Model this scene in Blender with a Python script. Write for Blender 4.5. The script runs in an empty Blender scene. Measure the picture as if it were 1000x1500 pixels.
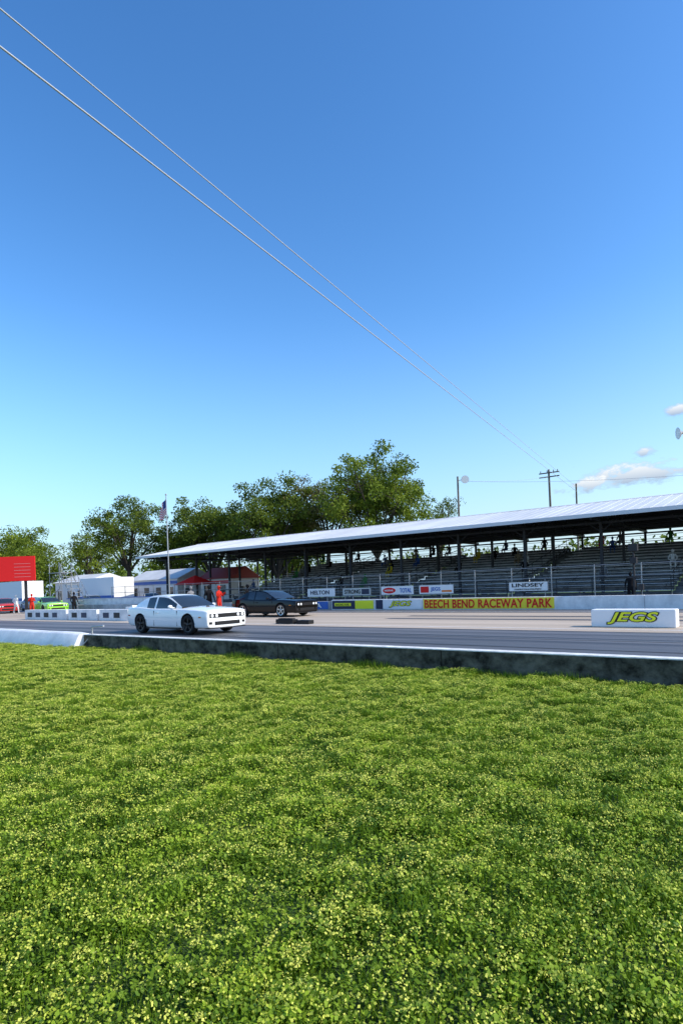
import bpy, bmesh, math, random
import numpy as np
from mathutils import Vector, Matrix
random.seed(7); rng=np.random.default_rng(7)
scene=bpy.context.scene
COL=scene.collection
ZOOM=None

# ---------------------------------------------------------------- materials
MATS={}
def mat(name,color,rough=0.6,metal=0.0,var=0.0,vscale=5.0,bump=0.0,bscale=30.0,col2=None,spec=None,coat=0.0,emit=0,stretch=None,detail=6):
    if name in MATS: return MATS[name]
    m=bpy.data.materials.new(name); m.use_nodes=True
    nt=m.node_tree; N=nt.nodes; L=nt.links
    b=N['Principled BSDF']
    b.inputs['Base Color'].default_value=(*color,1); b.inputs['Roughness'].default_value=rough
    b.inputs['Metallic'].default_value=metal
    if spec is not None: b.inputs['Specular IOR Level'].default_value=spec
    if coat: b.inputs['Coat Weight'].default_value=coat; b.inputs['Coat Roughness'].default_value=0.05
    if var or bump or col2:
        tc=N.new('ShaderNodeTexCoord'); mp=N.new('ShaderNodeMapping')
        L.new(tc.outputs['Object'],mp.inputs['Vector'])
        if stretch: mp.inputs['Scale'].default_value=stretch
    if var or col2:
        n=N.new('ShaderNodeTexNoise'); n.inputs['Scale'].default_value=vscale; n.inputs['Detail'].default_value=detail
        n.inputs['Roughness'].default_value=0.65
        L.new(mp.outputs[0],n.inputs['Vector'])
        r=N.new('ShaderNodeValToRGB'); r.color_ramp.elements[0].position=0.36; r.color_ramp.elements[1].position=0.64
        c2=col2 if col2 else tuple(min(1,c*(1+var)) for c in color)
        c1=color if col2 else tuple(c*(1-var) for c in color)
        r.color_ramp.elements[0].color=(*c1,1); r.color_ramp.elements[1].color=(*c2,1)
        L.new(n.outputs['Fac'],r.inputs['Fac']); L.new(r.outputs['Color'],b.inputs['Base Color'])
    if bump:
        n2=N.new('ShaderNodeTexNoise'); n2.inputs['Scale'].default_value=bscale; n2.inputs['Detail'].default_value=4
        L.new(mp.outputs[0],n2.inputs['Vector'])
        bp=N.new('ShaderNodeBump'); bp.inputs['Strength'].default_value=bump; bp.inputs['Distance'].default_value=0.02
        L.new(n2.outputs['Fac'],bp.inputs['Height']); L.new(bp.outputs[0],b.inputs['Normal'])
    MATS[name]=m; return m

def leafmat(name,c1,c2,scale=0.5,trans=0.4,rough=0.6,big=None):
    m=bpy.data.materials.new(name); m.use_nodes=True
    nt=m.node_tree; N=nt.nodes; L=nt.links
    for n in list(N): N.remove(n)
    out=N.new('ShaderNodeOutputMaterial'); g=N.new('ShaderNodeNewGeometry')
    n=N.new('ShaderNodeTexNoise'); n.inputs['Scale'].default_value=scale; n.inputs['Detail'].default_value=5
    if big:
        mp=N.new('ShaderNodeMapping'); mp.inputs['Rotation'].default_value=(0,0,.5); mp.inputs['Scale'].default_value=big
        L.new(g.outputs['Position'],mp.inputs['Vector']); L.new(mp.outputs[0],n.inputs['Vector'])
    else: L.new(g.outputs['Position'],n.inputs['Vector'])
    add=N.new('ShaderNodeMath'); add.operation='MULTIPLY_ADD'; add.inputs[1].default_value=0.45
    L.new(g.outputs['Random Per Island'],add.inputs[0]); 
    sub=N.new('ShaderNodeMath'); sub.operation='MULTIPLY_ADD'; sub.inputs[1].default_value=2.4; sub.inputs[2].default_value=-0.92
    L.new(n.outputs['Fac'],sub.inputs[0]); L.new(sub.outputs[0],add.inputs[2])
    r=N.new('ShaderNodeMix'); r.data_type='RGBA'; r.clamp_factor=True
    L.new(add.outputs[0],r.inputs['Factor']); r.inputs[6].default_value=(*c1,1); r.inputs[7].default_value=(*c2,1)
    d=N.new('ShaderNodeBsdfPrincipled'); d.inputs['Roughness'].default_value=rough; d.inputs['Specular IOR Level'].default_value=0.2
    t=N.new('ShaderNodeBsdfTranslucent'); mx=N.new('ShaderNodeMixShader'); mx.inputs[0].default_value=trans
    L.new(r.outputs[2],d.inputs['Base Color']); L.new(r.outputs[2],t.inputs['Color'])
    L.new(d.outputs[0],mx.inputs[1]); L.new(t.outputs[0],mx.inputs[2]); L.new(mx.outputs[0],out.inputs['Surface'])
    return m

# ---------------------------------------------------------------- mesh builder
class MB:
    def __init__(s): s.v=[];s.f=[];s.m=[];s.s=[]
    def add(s,vs,fs,mi=0,sm=False):
        o=len(s.v); s.v.extend([tuple(p) for p in vs])
        for f in fs: s.f.append([i+o for i in f]); s.m.append(mi); s.s.append(sm)
    def box(s,x0,x1,y0,y1,z0,z1,mi=0,M=None):
        vs=[Vector(p) for p in [(x0,y0,z0),(x1,y0,z0),(x1,y1,z0),(x0,y1,z0),(x0,y0,z1),(x1,y0,z1),(x1,y1,z1),(x0,y1,z1)]]
        if M is not None: vs=[M@p for p in vs]
        s.add(vs,[(0,3,2,1),(4,5,6,7),(0,1,5,4),(1,2,6,5),(2,3,7,6),(3,0,4,7)],mi)
    def quad(s,p,mi=0): s.add(p,[tuple(range(len(p)))],mi)
    def cyl(s,p0,p1,r0,r1=None,n=8,mi=0,caps=True):
        if r1 is None:r1=r0
        p0=Vector(p0);p1=Vector(p1); d=(p1-p0).normalized()
        a=d.orthogonal().normalized(); b=d.cross(a)
        vs=[]
        for p,r in((p0,r0),(p1,r1)):
            for i in range(n):
                t=2*math.pi*i/n; vs.append(p+a*r*math.cos(t)+b*r*math.sin(t))
        fs=[(i,(i+1)%n,n+(i+1)%n,n+i) for i in range(n)]
        s.add(vs,fs,mi,True)
        if caps: s.add(vs,[tuple(reversed(range(n))),tuple(range(n,2*n))],mi)
    def lathe(s,c,prof,n=24,mi=0):  # axis y
        vs=[]
        for r,y in prof:
            for i in range(n):
                t=2*math.pi*i/n; vs.append((c[0]+r*math.cos(t),c[1]+y,c[2]+r*math.sin(t)))
        fs=[]
        for k in range(len(prof)-1):
            for i in range(n):
                fs.append((k*n+i,k*n+(i+1)%n,(k+1)*n+(i+1)%n,(k+1)*n+i))
        s.add(vs,fs,mi,True)
    def ball(s,c,r,mi=0,n=10,k=6,M=None):
        vs=[];fs=[]
        for j in range(k+1):
            ph=math.pi*j/k
            for i in range(n):
                t=2*math.pi*i/n
                p=Vector((r[0]*math.sin(ph)*math.cos(t),r[1]*math.sin(ph)*math.sin(t),r[2]*math.cos(ph)))
                if M is not None:p=M@p
                vs.append(Vector(c)+p)
        for j in range(k):
            for i in range(n): fs.append((j*n+i,j*n+(i+1)%n,(j+1)*n+(i+1)%n,(j+1)*n+i))
        s.add(vs,fs,mi,True)
    def mesh(s,name,mats):
        me=bpy.data.meshes.new(name); me.from_pydata(s.v,[],s.f)
        for m in mats: me.materials.append(m)
        me.polygons.foreach_set('material_index',s.m); me.polygons.foreach_set('use_smooth',s.s)
        me.update(); return me
    def build(s,name,mats,parent=None,bevel=0,local=False,seg=2):
        o=bpy.data.objects.new(name,s.mesh(name,mats)); COL.objects.link(o)
        if bevel:
            md=o.modifiers.new('bevel','BEVEL'); md.width=bevel; md.segments=seg; md.limit_method='ANGLE'
        if parent: attach(o,parent,local)
        return o
def attach(o,parent,local=False):
    o.parent=parent
    if not local: o.matrix_parent_inverse=Matrix.Translation(-parent.location)
def group(name,loc=(0,0,0),rotz=0):
    e=bpy.data.objects.new(name,None); e.location=loc; e.rotation_euler=(0,0,rotz); e.empty_display_size=0.3
    COL.objects.link(e); return e
def text(body,x0,x1,z0,z1,y,m,parent,name='lettering',offset=0.02,shear=0,local=False,rotz=0,space=1.0):
    c=bpy.data.curves.new(name,'FONT'); c.body=body; c.size=1; c.offset=offset; c.extrude=0.004; c.shear=shear; c.space_character=space
    c.materials.append(m); o=bpy.data.objects.new(name,c); COL.objects.link(o)
    bpy.context.view_layer.update()
    bb=[Vector(q) for q in o.bound_box]; mx=min(b.x for b in bb);Mx=max(b.x for b in bb);my=min(b.y for b in bb);My=max(b.y for b in bb)
    sx=(x1-x0)/(Mx-mx); sz=(z1-z0)/(My-my)
    o.scale=(sx,sz,1); o.rotation_euler=(math.pi/2,0,rotz)
    o.location=(x0-mx*sx,y,z0-my*sz)
    attach(o,parent,local); return o

# ---------------------------------------------------------------- camera
a=math.radians(37.4); F=Vector((-math.sin(a),math.cos(a),0)); R=Vector((math.cos(a),math.sin(a),0)); Z=Vector((0,0,1))
th=math.radians(2.0); U=Z*math.cos(th)+R*math.sin(th); RC=R*math.cos(th)-Z*math.sin(th)
cd=bpy.data.cameras.new('camera'); cam=bpy.data.objects.new('camera',cd); COL.objects.link(cam)
Mc=Matrix((RC,U,-F)).transposed().to_4x4(); Mc.translation=Vector((0,0,1.85)); cam.matrix_world=Mc
cd.sensor_fit='VERTICAL'; cd.sensor_height=36; cd.sensor_width=24; cd.lens=21.12; cd.shift_y=0.0713
cd.clip_start=0.05; cd.clip_end=5000; scene.camera=cam
if ZOOM:
    k_,cx_,cy_=ZOOM; cd.lens*=k_; cd.shift_x=-(500-cx_)*k_/1500; cd.shift_y=(857-cy_)*k_/1500

# ---------------------------------------------------------------- light
az=math.radians(72); el=math.radians(38)
S=Vector((math.sin(az)*math.cos(el),math.cos(az)*math.cos(el),math.sin(el)))
sd=bpy.data.lights.new('sun','SUN'); sd.energy=5.0; sd.angle=math.radians(0.53); sd.color=(1,0.92,0.78)
so=bpy.data.objects.new('sun',sd); COL.objects.link(so); so.rotation_euler=S.to_track_quat('Z','Y').to_euler(); so.location=(60,40,60)
w=bpy.data.worlds.new('World'); scene.world=w; w.use_nodes=True
nt=w.node_tree; N=nt.nodes; L=nt.links; bg=N['Background']
sky=N.new('ShaderNodeTexSky'); sky.sky_type='NISHITA'; sky.sun_disc=False; sky.sun_elevation=el; sky.sun_rotation=az
sky.air_density=1.15; sky.dust_density=.8; sky.ozone_density=2.6; sky.altitude=0
gmn=N.new('ShaderNodeGamma'); gmn.inputs['Gamma'].default_value=1.28; L.new(sky.outputs[0],gmn.inputs['Color'])
hs=N.new('ShaderNodeHueSaturation'); hs.inputs['Saturation'].default_value=1.16; hs.inputs['Value'].default_value=1.28
L.new(gmn.outputs[0],hs.inputs['Color'])
tc=N.new('ShaderNodeTexCoord')
def vm(op,a_,b_=None):
    n=N.new('ShaderNodeVectorMath'); n.operation=op
    L.new(a_,n.inputs[0])
    if b_ is not None: n.inputs[1].default_value=b_
    return n
def mm(op,a_,b_=None,c_=None,clamp=False):
    n=N.new('ShaderNodeMath'); n.operation=op; n.use_clamp=clamp
    for i,q in enumerate((a_,b_,c_)):
        if q is None: continue
        if isinstance(q,(int,float)): n.inputs[i].default_value=q
        else: L.new(q,n.inputs[i])
    return n.outputs[0]
zc=vm('DOT_PRODUCT',tc.outputs['Generated'],(0,0,1)).outputs['Value']
hz=mm('SUBTRACT',1.0,mm('DIVIDE',zc,.42),clamp=True); hz=mm('MULTIPLY',mm('POWER',hz,1.6),.92)
sunw=mm('MULTIPLY_ADD',vm('DOT_PRODUCT',tc.outputs['Generated'],(math.sin(az),math.cos(az),0)).outputs['Value'],.6,.32,clamp=True)
hzc=N.new('ShaderNodeMix'); hzc.data_type='RGBA'; hzc.inputs[6].default_value=(2.6,4.4,6.5,1); hzc.inputs[7].default_value=(6.2,7.0,7.6,1); L.new(sunw,hzc.inputs['Factor'])
sk2=N.new('ShaderNodeMix'); sk2.data_type='RGBA'; L.new(hz,sk2.inputs['Factor']); L.new(hs.outputs[0],sk2.inputs[6]); L.new(hzc.outputs[2],sk2.inputs[7])
noi=N.new('ShaderNodeTexNoise'); noi.inputs['Scale'].default_value=34; noi.inputs['Detail'].default_value=9; noi.inputs['Roughness'].default_value=0.62
mpn=N.new('ShaderNodeMapping'); mpn.inputs['Scale'].default_value=(1,1,2.0); L.new(tc.outputs['Generated'],mpn.inputs['Vector']); L.new(mpn.outputs[0],noi.inputs['Vector'])
tot=None; vert=None
for c,sh,sv in [((-.175,.974,.1480),.085,.019),((-.2589,.956,.1375),.045,.014),((-.174,.9685,.1784),.014,.009),((-.130,.965,.2297),.024,.009)]:
    c=Vector(c).normalized(); eh=Vector((c.y,-c.x,0)).normalized(); ev=eh.cross(c).normalized()
    if ev.z<0: ev=-ev
    sub=vm('SUBTRACT',tc.outputs['Generated'],tuple(c)).outputs[0]
    A=vm('DOT_PRODUCT',sub,tuple(eh/sh)).outputs['Value']; B=vm('DOT_PRODUCT',sub,tuple(ev/sv)).outputs['Value']
    rr=mm('SQRT',mm('ADD',mm('MULTIPLY',A,A),mm('MULTIPLY',B,B)))
    dens=mm('SUBTRACT',1.0,rr)
    dens=mm('ADD',dens,mm('MULTIPLY',mm('SUBTRACT',noi.outputs['Fac'],0.5),3.4))
    dens=mm('MULTIPLY',dens,1.5,clamp=True)
    face=mm('GREATER_THAN',vm('DOT_PRODUCT',tc.outputs['Generated'],tuple(c)).outputs['Value'],0.0)
    dens=mm('MULTIPLY',dens,face)
    sh_=mm('MULTIPLY',dens,mm('MULTIPLY_ADD',B,0.6,0.42,clamp=True))
    tot=dens if tot is None else mm('MAXIMUM',tot,dens)
    vert=sh_ if vert is None else mm('MAXIMUM',vert,sh_)
mixc=N.new('ShaderNodeMix'); mixc.data_type='RGBA'; mixc.inputs[6].default_value=(2.7,3.5,4.7,1); mixc.inputs[7].default_value=(8.0,8.0,7.8,1)
L.new(vert,mixc.inputs['Factor'])
mx=N.new('ShaderNodeMix'); mx.data_type='RGBA'; L.new(mm('MULTIPLY',tot,0.92),mx.inputs['Factor']); L.new(sk2.outputs[2],mx.inputs[6]); L.new(mixc.outputs[2],mx.inputs[7])
L.new(mx.outputs[2],bg.inputs['Color']); bg.inputs['Strength'].default_value=0.14
scene.view_settings.view_transform='Standard'; scene.view_settings.look='None'; scene.view_settings.exposure=0

# ---------------------------------------------------------------- common mats
white=mat('white_paint',(.72,.72,.72),.5,var=.1,vscale=3)
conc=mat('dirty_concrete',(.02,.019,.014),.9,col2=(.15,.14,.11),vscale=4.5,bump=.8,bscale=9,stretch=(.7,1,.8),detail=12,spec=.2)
concw=mat('white_barrier_paint',(.6,.61,.62),.7,col2=(.82,.82,.82),vscale=2)
steel=mat('galvanised_steel',(.35,.36,.37),.45,.7)
darksteel=mat('dark_steel',(.03,.03,.033),.6,spec=.3)
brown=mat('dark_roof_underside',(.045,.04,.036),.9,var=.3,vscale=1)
rubber=mat('rubber',(.015,.015,.016),.85,spec=.3)
black=mat('black_trim',(.01,.01,.011),.5,spec=.3)
glass=mat('tinted_glass',(.02,.025,.03),.06,spec=.8)
wood=mat('weathered_wood',(.12,.10,.08),.9,var=.3,vscale=6)
yellow=mat('banner_yellow',(.88,.70,.03),.5); red=mat('sign_red',(.68,.02,.02),.5,spec=.2); bluem=mat('sign_blue',(.02,.12,.45),.5)
navy=mat('sign_navy',(.01,.02,.06),.5); jegsy=mat('lime_yellow',(.82,.85,.02),.5); orange=mat('sign_orange',(.8,.2,.02),.5)

# ---------------------------------------------------------------- ground
def grassground(name):
    m=bpy.data.materials.new(name); m.use_nodes=True; nt=m.node_tree;N=nt.nodes;L=nt.links; b=N['Principled BSDF']
    g=N.new('ShaderNodeNewGeometry'); n=N.new('ShaderNodeTexNoise'); n.inputs['Scale'].default_value=9; n.inputs['Detail'].default_value=10; n.inputs['Roughness'].default_value=.7
    L.new(g.outputs['Position'],n.inputs['Vector'])
    r=N.new('ShaderNodeValToRGB'); r.color_ramp.elements[0].position=.35; r.color_ramp.elements[1].position=.7
    r.color_ramp.elements[0].color=(.015,.04,.006,1); r.color_ramp.elements[1].color=(.08,.16,.015,1)
    L.new(n.outputs['Fac'],r.inputs['Fac']); L.new(r.outputs[0],b.inputs['Base Color']); b.inputs['Roughness'].default_value=.9
    bp=N.new('ShaderNodeBump'); bp.inputs['Distance'].default_value=.05; L.new(n.outputs['Fac'],bp.inputs['Height']); L.new(bp.outputs[0],b.inputs['Normal'])
    return m
gm=MB(); gm.quad([(-1500,-800,0),(1500,-800,0),(1500,2000,0),(-1500,2000,0)]); gm.build('ground',[grassground('grass_ground')])

def asphalt():
    m=bpy.data.materials.new('asphalt'); m.use_nodes=True; nt=m.node_tree;N=nt.nodes;L=nt.links; b=N['Principled BSDF']
    g=N.new('ShaderNodeNewGeometry'); mp=N.new('ShaderNodeMapping'); mp.inputs['Scale'].default_value=(.03,1.3,1)
    L.new(g.outputs['Position'],mp.inputs['Vector'])
    n=N.new('ShaderNodeTexNoise'); n.inputs['Scale'].default_value=1.0; n.inputs['Detail'].default_value=7; L.new(mp.outputs[0],n.inputs['Vector'])
    n2=N.new('ShaderNodeTexNoise'); n2.inputs['Scale'].default_value=60; L.new(g.outputs['Position'],n2.inputs['Vector'])
    r=N.new('ShaderNodeValToRGB'); r.color_ramp.elements[0].position=.36; r.color_ramp.elements[1].position=.62
    r.color_ramp.elements[0].color=(.045,.047,.053,1); r.color_ramp.elements[1].color=(.15,.15,.158,1)
    L.new(n.outputs['Fac'],r.inputs['Fac']); L.new(r.outputs[0],b.inputs['Base Color']); b.inputs['Roughness'].default_value=.55
    bp=N.new('ShaderNodeBump'); bp.inputs['Distance'].default_value=.004; L.new(n2.outputs['Fac'],bp.inputs['Height']); L.new(bp.outputs[0],b.inputs['Normal'])
    return m
t=MB(); t.box(-160,90,11.06,57,-.3,.25); t.build('drag_strip_road',[asphalt()])
cm=mat('beige_concrete',(.32,.26,.20),.8,col2=(.46,.38,.30),vscale=1.0,stretch=(.05,1.5,1),bump=.2,bscale=40)  # beige concrete streaked along the lanes, paler than the asphalt
t=MB(); t.quad([(-60,18.2,.254),(90,18.2,.254),(90,27.6,.254),(-60,27.6,.254)]); t.build('concrete_median_pavement',[cm])
t=MB()
t.quad([(-160,11.5,.256),(90,11.5,.256),(90,11.62,.256),(-160,11.62,.256)])
t.quad([(-90,18.9,.258),(90,18.9,.258),(90,19.0,.258),(-90,19.0,.258)])
t.quad([(-90,28.3,.256),(90,28.3,.256),(90,28.42,.256),(-90,28.42,.256)])
t.build('painted_lane_lines',[white])
t=MB()
for yy in (13.6,15.6,22.7,24.6):
    t.quad([(-15,yy,.2575),(60,yy,.2575),(60,yy+.55,.2575),(-15,yy+.55,.2575)])
t.build('tyre_rubber_marks',[mat('rubber_mark',(.028,.028,.031),.5,col2=(.12,.12,.125),vscale=.9,stretch=(.06,3,1))])

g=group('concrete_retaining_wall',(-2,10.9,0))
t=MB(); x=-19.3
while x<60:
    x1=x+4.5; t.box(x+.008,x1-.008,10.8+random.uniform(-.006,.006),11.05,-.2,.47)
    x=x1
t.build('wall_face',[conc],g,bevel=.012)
t=MB(); t.box(-19.3,60,10.79,11.055,.47,.49); t.build('painted_top',[mat('wall_top_paint',(.5,.5,.5),.6,col2=(.8,.8,.78),vscale=4)],g)
g=group('white_barrier',(-25,10.7,0))
t=MB()
xs=[-60]+[ -44,-36,-30,-27,-24,-22,-20.6,-19.7,-19.25]
vs=[];fs=[]
for i,xx in enumerate(xs):
    o=.05*math.sin(i*2.1); top=.56+.015*math.sin(i*1.7)
    if i>=len(xs)-2: top-=.03*(i-len(xs)+3)
    sec=[(xx,10.38+o,-.05),(xx,10.42+o,.1),(xx,10.6+o*.5,top-.06),(xx,10.66,top),(xx,10.98,top),(xx,11.04,top-.05),(xx,11.04,.0)]
    vs+=sec
n=7
for i in range(len(xs)-1):
    for k in range(n-1): fs.append((i*n+k,i*n+k+1,(i+1)*n+k+1,(i+1)*n+k))
t.add(vs,fs,0,True); t.add(vs[-7:],[tuple(range(7))],0)
t.build('barrier_cover',[mat('white_vinyl',(.6,.61,.63),.5,col2=(.78,.79,.8),vscale=1.5,bump=.5,bscale=3)],g)
t=MB(); t.cyl((-18.9,10.9,.45),(-18.9,10.9,.75),.03,mi=0); t.cyl((-18.9,10.9,.74),(-18.2,10.9,.78),.03); t.cyl((-19.2,10.7,.1),(-18.9,10.9,.5),.025)
t.build('end_pipe',[steel],g)

# ---------------------------------------------------------------- grass
def patch(seed):
    r=np.random.default_rng(seed); V=[];Fq=[];mi=[]
    cl=r.uniform(-.6,.6,(60,2)); ch=r.uniform(-1,1,60)
    def hfield(p):
        d=((p[:,None,:]-cl[None])**2).sum(2); wgt=np.exp(-d/(2*.065**2)); return 1+.5*np.tanh((wgt*ch).sum(1)*1.5)
    nb=3200
    p=r.uniform(-.56,.56,(nb,2)); h=hfield(p)*r.uniform(.04,.095,nb); ang=r.uniform(0,2*np.pi,nb); wd=r.uniform(.0025,.005,nb)
    bend=r.uniform(.1,.7,nb)*h; ba=r.uniform(0,2*np.pi,nb)
    cx,sx=np.cos(ang)*wd,np.sin(ang)*wd; bx,by=np.cos(ba)*bend,np.sin(ba)*bend
    v=np.zeros((nb,5,3))
    v[:,0]=np.stack([p[:,0]-cx,p[:,1]-sx,0*h],1); v[:,1]=np.stack([p[:,0]+cx,p[:,1]+sx,0*h],1)
    v[:,2]=np.stack([p[:,0]+cx*.8+bx*.35,p[:,1]+sx*.8+by*.35,h*.6],1); v[:,3]=np.stack([p[:,0]-cx*.8+bx*.35,p[:,1]-sx*.8+by*.35,h*.6],1)
    v[:,4]=np.stack([p[:,0]+bx,p[:,1]+by,h],1)
    o=0
    for i in range(nb):
        Fq.append((o,o+1,o+2,o+3)); Fq.append((o+3,o+2,o+4)); mi+= [0,0]; o+=5
    V.append(v.reshape(-1,3))
    nc=3800; p=r.uniform(-.55,.55,(nc,2)); z=hfield(p)*r.uniform(.03,.088,nc); s=r.uniform(.007,.014,nc); ang=r.uniform(0,2*np.pi,nc)
    tx,ty=r.normal(0,.5,nc),r.normal(0,.5,nc)
    q=np.zeros((nc,4,3))
    for k,(du,dv) in enumerate([(0,-1),(.75,.1),(0,1),(-.75,.1)]):
        dx=(np.cos(ang)*du-np.sin(ang)*dv)*s; dy=(np.sin(ang)*du+np.cos(ang)*dv)*s
        q[:,k]=np.stack([p[:,0]+dx,p[:,1]+dy,z+dx*tx+dy*ty],1)
    for i in range(nc): Fq.append((o,o+1,o+2,o+3)); mi.append(1); o+=4
    V.append(q.reshape(-1,3))
    nf=2300; c=r.uniform(-.5,.5,(300,2)); p=c[r.integers(0,300,nf)]+r.normal(0,.017,(nf,2)); z=hfield(p)*r.uniform(.07,.1,nf); s=r.uniform(.0045,.009,nf)
    u=r.normal(0,1,(nf,3)); u[:,2]*=.5; u/=np.linalg.norm(u,axis=1)[:,None]; w_=np.cross(u,r.normal(0,1,(nf,3))); w_/=np.linalg.norm(w_,axis=1)[:,None]
    P=np.stack([p[:,0],p[:,1],z],1); s=s[:,None]
    q=np.stack([P-u*s,P-w_*s*.8,P+u*s,P+w_*s*.8],1)
    for i in range(nf): Fq.append((o,o+1,o+2,o+3)); mi.append(2); o+=4
    V.append(q.reshape(-1,3))
    me=bpy.data.meshes.new('grass_patch'); me.from_pydata(np.concatenate(V).tolist(),[],Fq)
    me.polygons.foreach_set('material_index',mi); return me
gmat=[leafmat('grass_blade',(.04,.10,.006),(.21,.34,.02),1.3,.4,.6,(1.8,.6,1)),leafmat('clover_leaf',(.05,.12,.008),(.30,.43,.03),1.5,.3,.6,(1.8,.6,1)),leafmat('clover_flower',(.42,.50,.05),(.74,.74,.16),3,.3)]
gg=group('grass_lawn',(-8,6,0))
cells=[[] for _ in range(4)]
for ix in range(-32,10):
    for iy in range(0,12):
        x=ix+.5; y=iy+.3
        if y>11.9: continue
        rr=x*R.x+y*R.y; ff=x*F.x+y*F.y
        if ff<-.5 or abs(rr)>ff*.62+3.5: continue
        sc_=random.uniform(.98,1.12)
        if iy>=11: y=10.45; sc_=.55
        elif y>10.2: y=10.2
        cells[random.randrange(4)].append((x+random.uniform(-.08,.08),y+random.uniform(-.08,.03),random.randrange(4)*math.pi/2+random.uniform(-.12,.12),sc_))
for k in range(4):
    t=MB()
    for x,y,an,s in cells[k]:
        h=s/2; c,sn=math.cos(an),math.sin(an); tl=random.uniform(-.03,.03); tm=random.uniform(-.03,.03); zz=.002+.018*math.sin(x*1.9+y*1.3)
        t.quad([(x+c*a_-sn*b_,y+sn*a_+c*b_,zz+a_*tl+b_*tm) for a_,b_ in((-h,-h),(h,-h),(h,h),(-h,h))])
    ins=t.build('grass_instancer',[gmat[0]],gg)
    ins.instance_type='FACES'; ins.use_instance_faces_scale=True; ins.show_instancer_for_render=False; ins.show_instancer_for_viewport=False
    me=patch(100+k)
    for m in gmat: me.materials.append(m)
    po=bpy.data.objects.new('grass_patch',me); COL.objects.link(po); po.parent=ins
nr=np.random.default_rng(3); nb=14000
px_=nr.uniform(-19,6,nb); py_=10.79-np.abs(nr.normal(0,.14,nb)); h=nr.uniform(.06,.22,nb)*(.8+.5*np.sin(px_*2.3)*np.sin(px_*.7)); an=nr.uniform(0,6.28,nb); wd=nr.uniform(.004,.008,nb)
bx=nr.normal(0,.04,nb); by=-np.abs(nr.normal(0,.04,nb))
v=np.stack([np.stack([px_-np.cos(an)*wd,py_-np.sin(an)*wd,0*h],1),np.stack([px_+np.cos(an)*wd,py_+np.sin(an)*wd,0*h],1),np.stack([px_+bx,py_+by,h],1)],1).reshape(-1,3)
me=bpy.data.meshes.new('weeds'); me.from_pydata(v.tolist(),[],np.arange(nb*3).reshape(-1,3).tolist()); me.materials.append(gmat[0]); o=bpy.data.objects.new('weeds',me); COL.objects.link(o); attach(o,gg)

# ---------------------------------------------------------------- trees
barkm=mat('bark',(.05,.04,.03),.95,var=.35,vscale=4,bump=.6)
def tree(name,x,y,H,W,lm,seed,n_cl=80,leaves=120,low=.25,leaf=.3,clr=1.0,trunk=.35,flat=1.0):
    r=random.Random(seed); nr=np.random.default_rng(seed)
    g=group(name,(x,y,0)); t=MB()
    th_=H*low*1.15; lean=Vector((r.uniform(-.4,.4),r.uniform(-.4,.4),0))
    base=Vector((x,y,-.1)); fork=Vector((x,y,th_))+lean
    t.cyl(base,base.lerp(fork,.3),trunk*1.25,trunk*.95,10); t.cyl(base.lerp(fork,.3),fork,trunk*.95,trunk*.75,10)
    crz=H*(low+1)/2; rz=H*(1-low)/2*.95; cen=Vector((x,y,crz))+lean
    cl=[]
    nm=max(6,n_cl//9)
    for i in range(nm):
        an=2*math.pi*i/nm+r.uniform(-.4,.4); e=math.asin(r.uniform(-.25,.98))
        rad=r.uniform(.5,.85)
        tip=cen+Vector((math.cos(an)*math.cos(e)*W/2*rad,math.sin(an)*math.cos(e)*W/2*rad,math.sin(e)*rz*rad*flat))
        mid=fork.lerp(tip,.5)+Vector((r.uniform(-.5,.5),r.uniform(-.5,.5),r.uniform(0,.8)))
        t.cyl(fork,mid,trunk*.5,trunk*.28,6,caps=False); t.cyl(mid,tip,trunk*.28,trunk*.12,6,caps=False)
        cl.append((tip,1))
        for j in range(n_cl//nm):
            s=mid.lerp(tip,r.uniform(0,1))
            d=Vector((r.gauss(0,1),r.gauss(0,1),r.gauss(0.25,.8))).normalized()
            q=s+d*r.uniform(.12,.28)*W
            qq=q-cen; k=math.sqrt((qq.x/(W/2))**2+(qq.y/(W/2))**2+(qq.z/rz)**2)
            lim=r.uniform(.8,1.04)
            if k>lim: q=cen+qq*(lim/k)
            t.cyl(s,q,trunk*.11,trunk*.03,4,caps=False); cl.append((q,r.uniform(.6,1.2)))
    t.build('trunk_and_limbs',[barkm],g)
    C=np.array([list(c[0]) for c in cl]); Sz=np.array([c[1] for c in cl])
    idx=nr.integers(0,len(cl),len(cl)*leaves)
    d=nr.normal(0,1,(len(idx),3)); d/=np.linalg.norm(d,axis=1)[:,None]; rad=nr.uniform(.1,1,len(idx))**.6
    P=C[idx]+d*(rad*Sz[idx]*clr)[:,None]*np.array([1,1,.7])
    u=nr.normal(0,1,(len(idx),3)); u/=np.linalg.norm(u,axis=1)[:,None]
    v=np.cross(u,nr.normal(0,1,(len(idx),3))); v/=np.linalg.norm(v,axis=1)[:,None]
    s=nr.uniform(.45,1,len(idx))[:,None]*leaf*.5
    Q=np.stack([P-u*s,P-v*s*.6,P+u*s,P+v*s*.6],1).reshape(-1,3)
    me=bpy.data.meshes.new('foliage'); me.from_pydata(Q.tolist(),[],np.arange(len(Q)).reshape(-1,4).tolist()); me.materials.append(lm)
    o=bpy.data.objects.new('foliage',me); COL.objects.link(o); attach(o,g)
lg=leafmat('leaf_green',(.035,.065,.008),(.18,.24,.025),.45,.4)
lg2=leafmat('leaf_fresh',(.05,.09,.01),(.25,.32,.03),.5,.4)
lb=leafmat('leaf_budding',(.08,.075,.025),(.25,.22,.07),.5,.35)
tree('oak_tree',-42.2,63,19.9,14.5,lg2,1,150,170,.22,.42,1.5)
tree('budding_tree',-50,62,18.8,11.5,lb,2,110,95,.28,.32,1.3)
tree('oak_tree',-55.2,58.5,17.4,14.5,lg,3,140,170,.16,.42,1.5)
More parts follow.
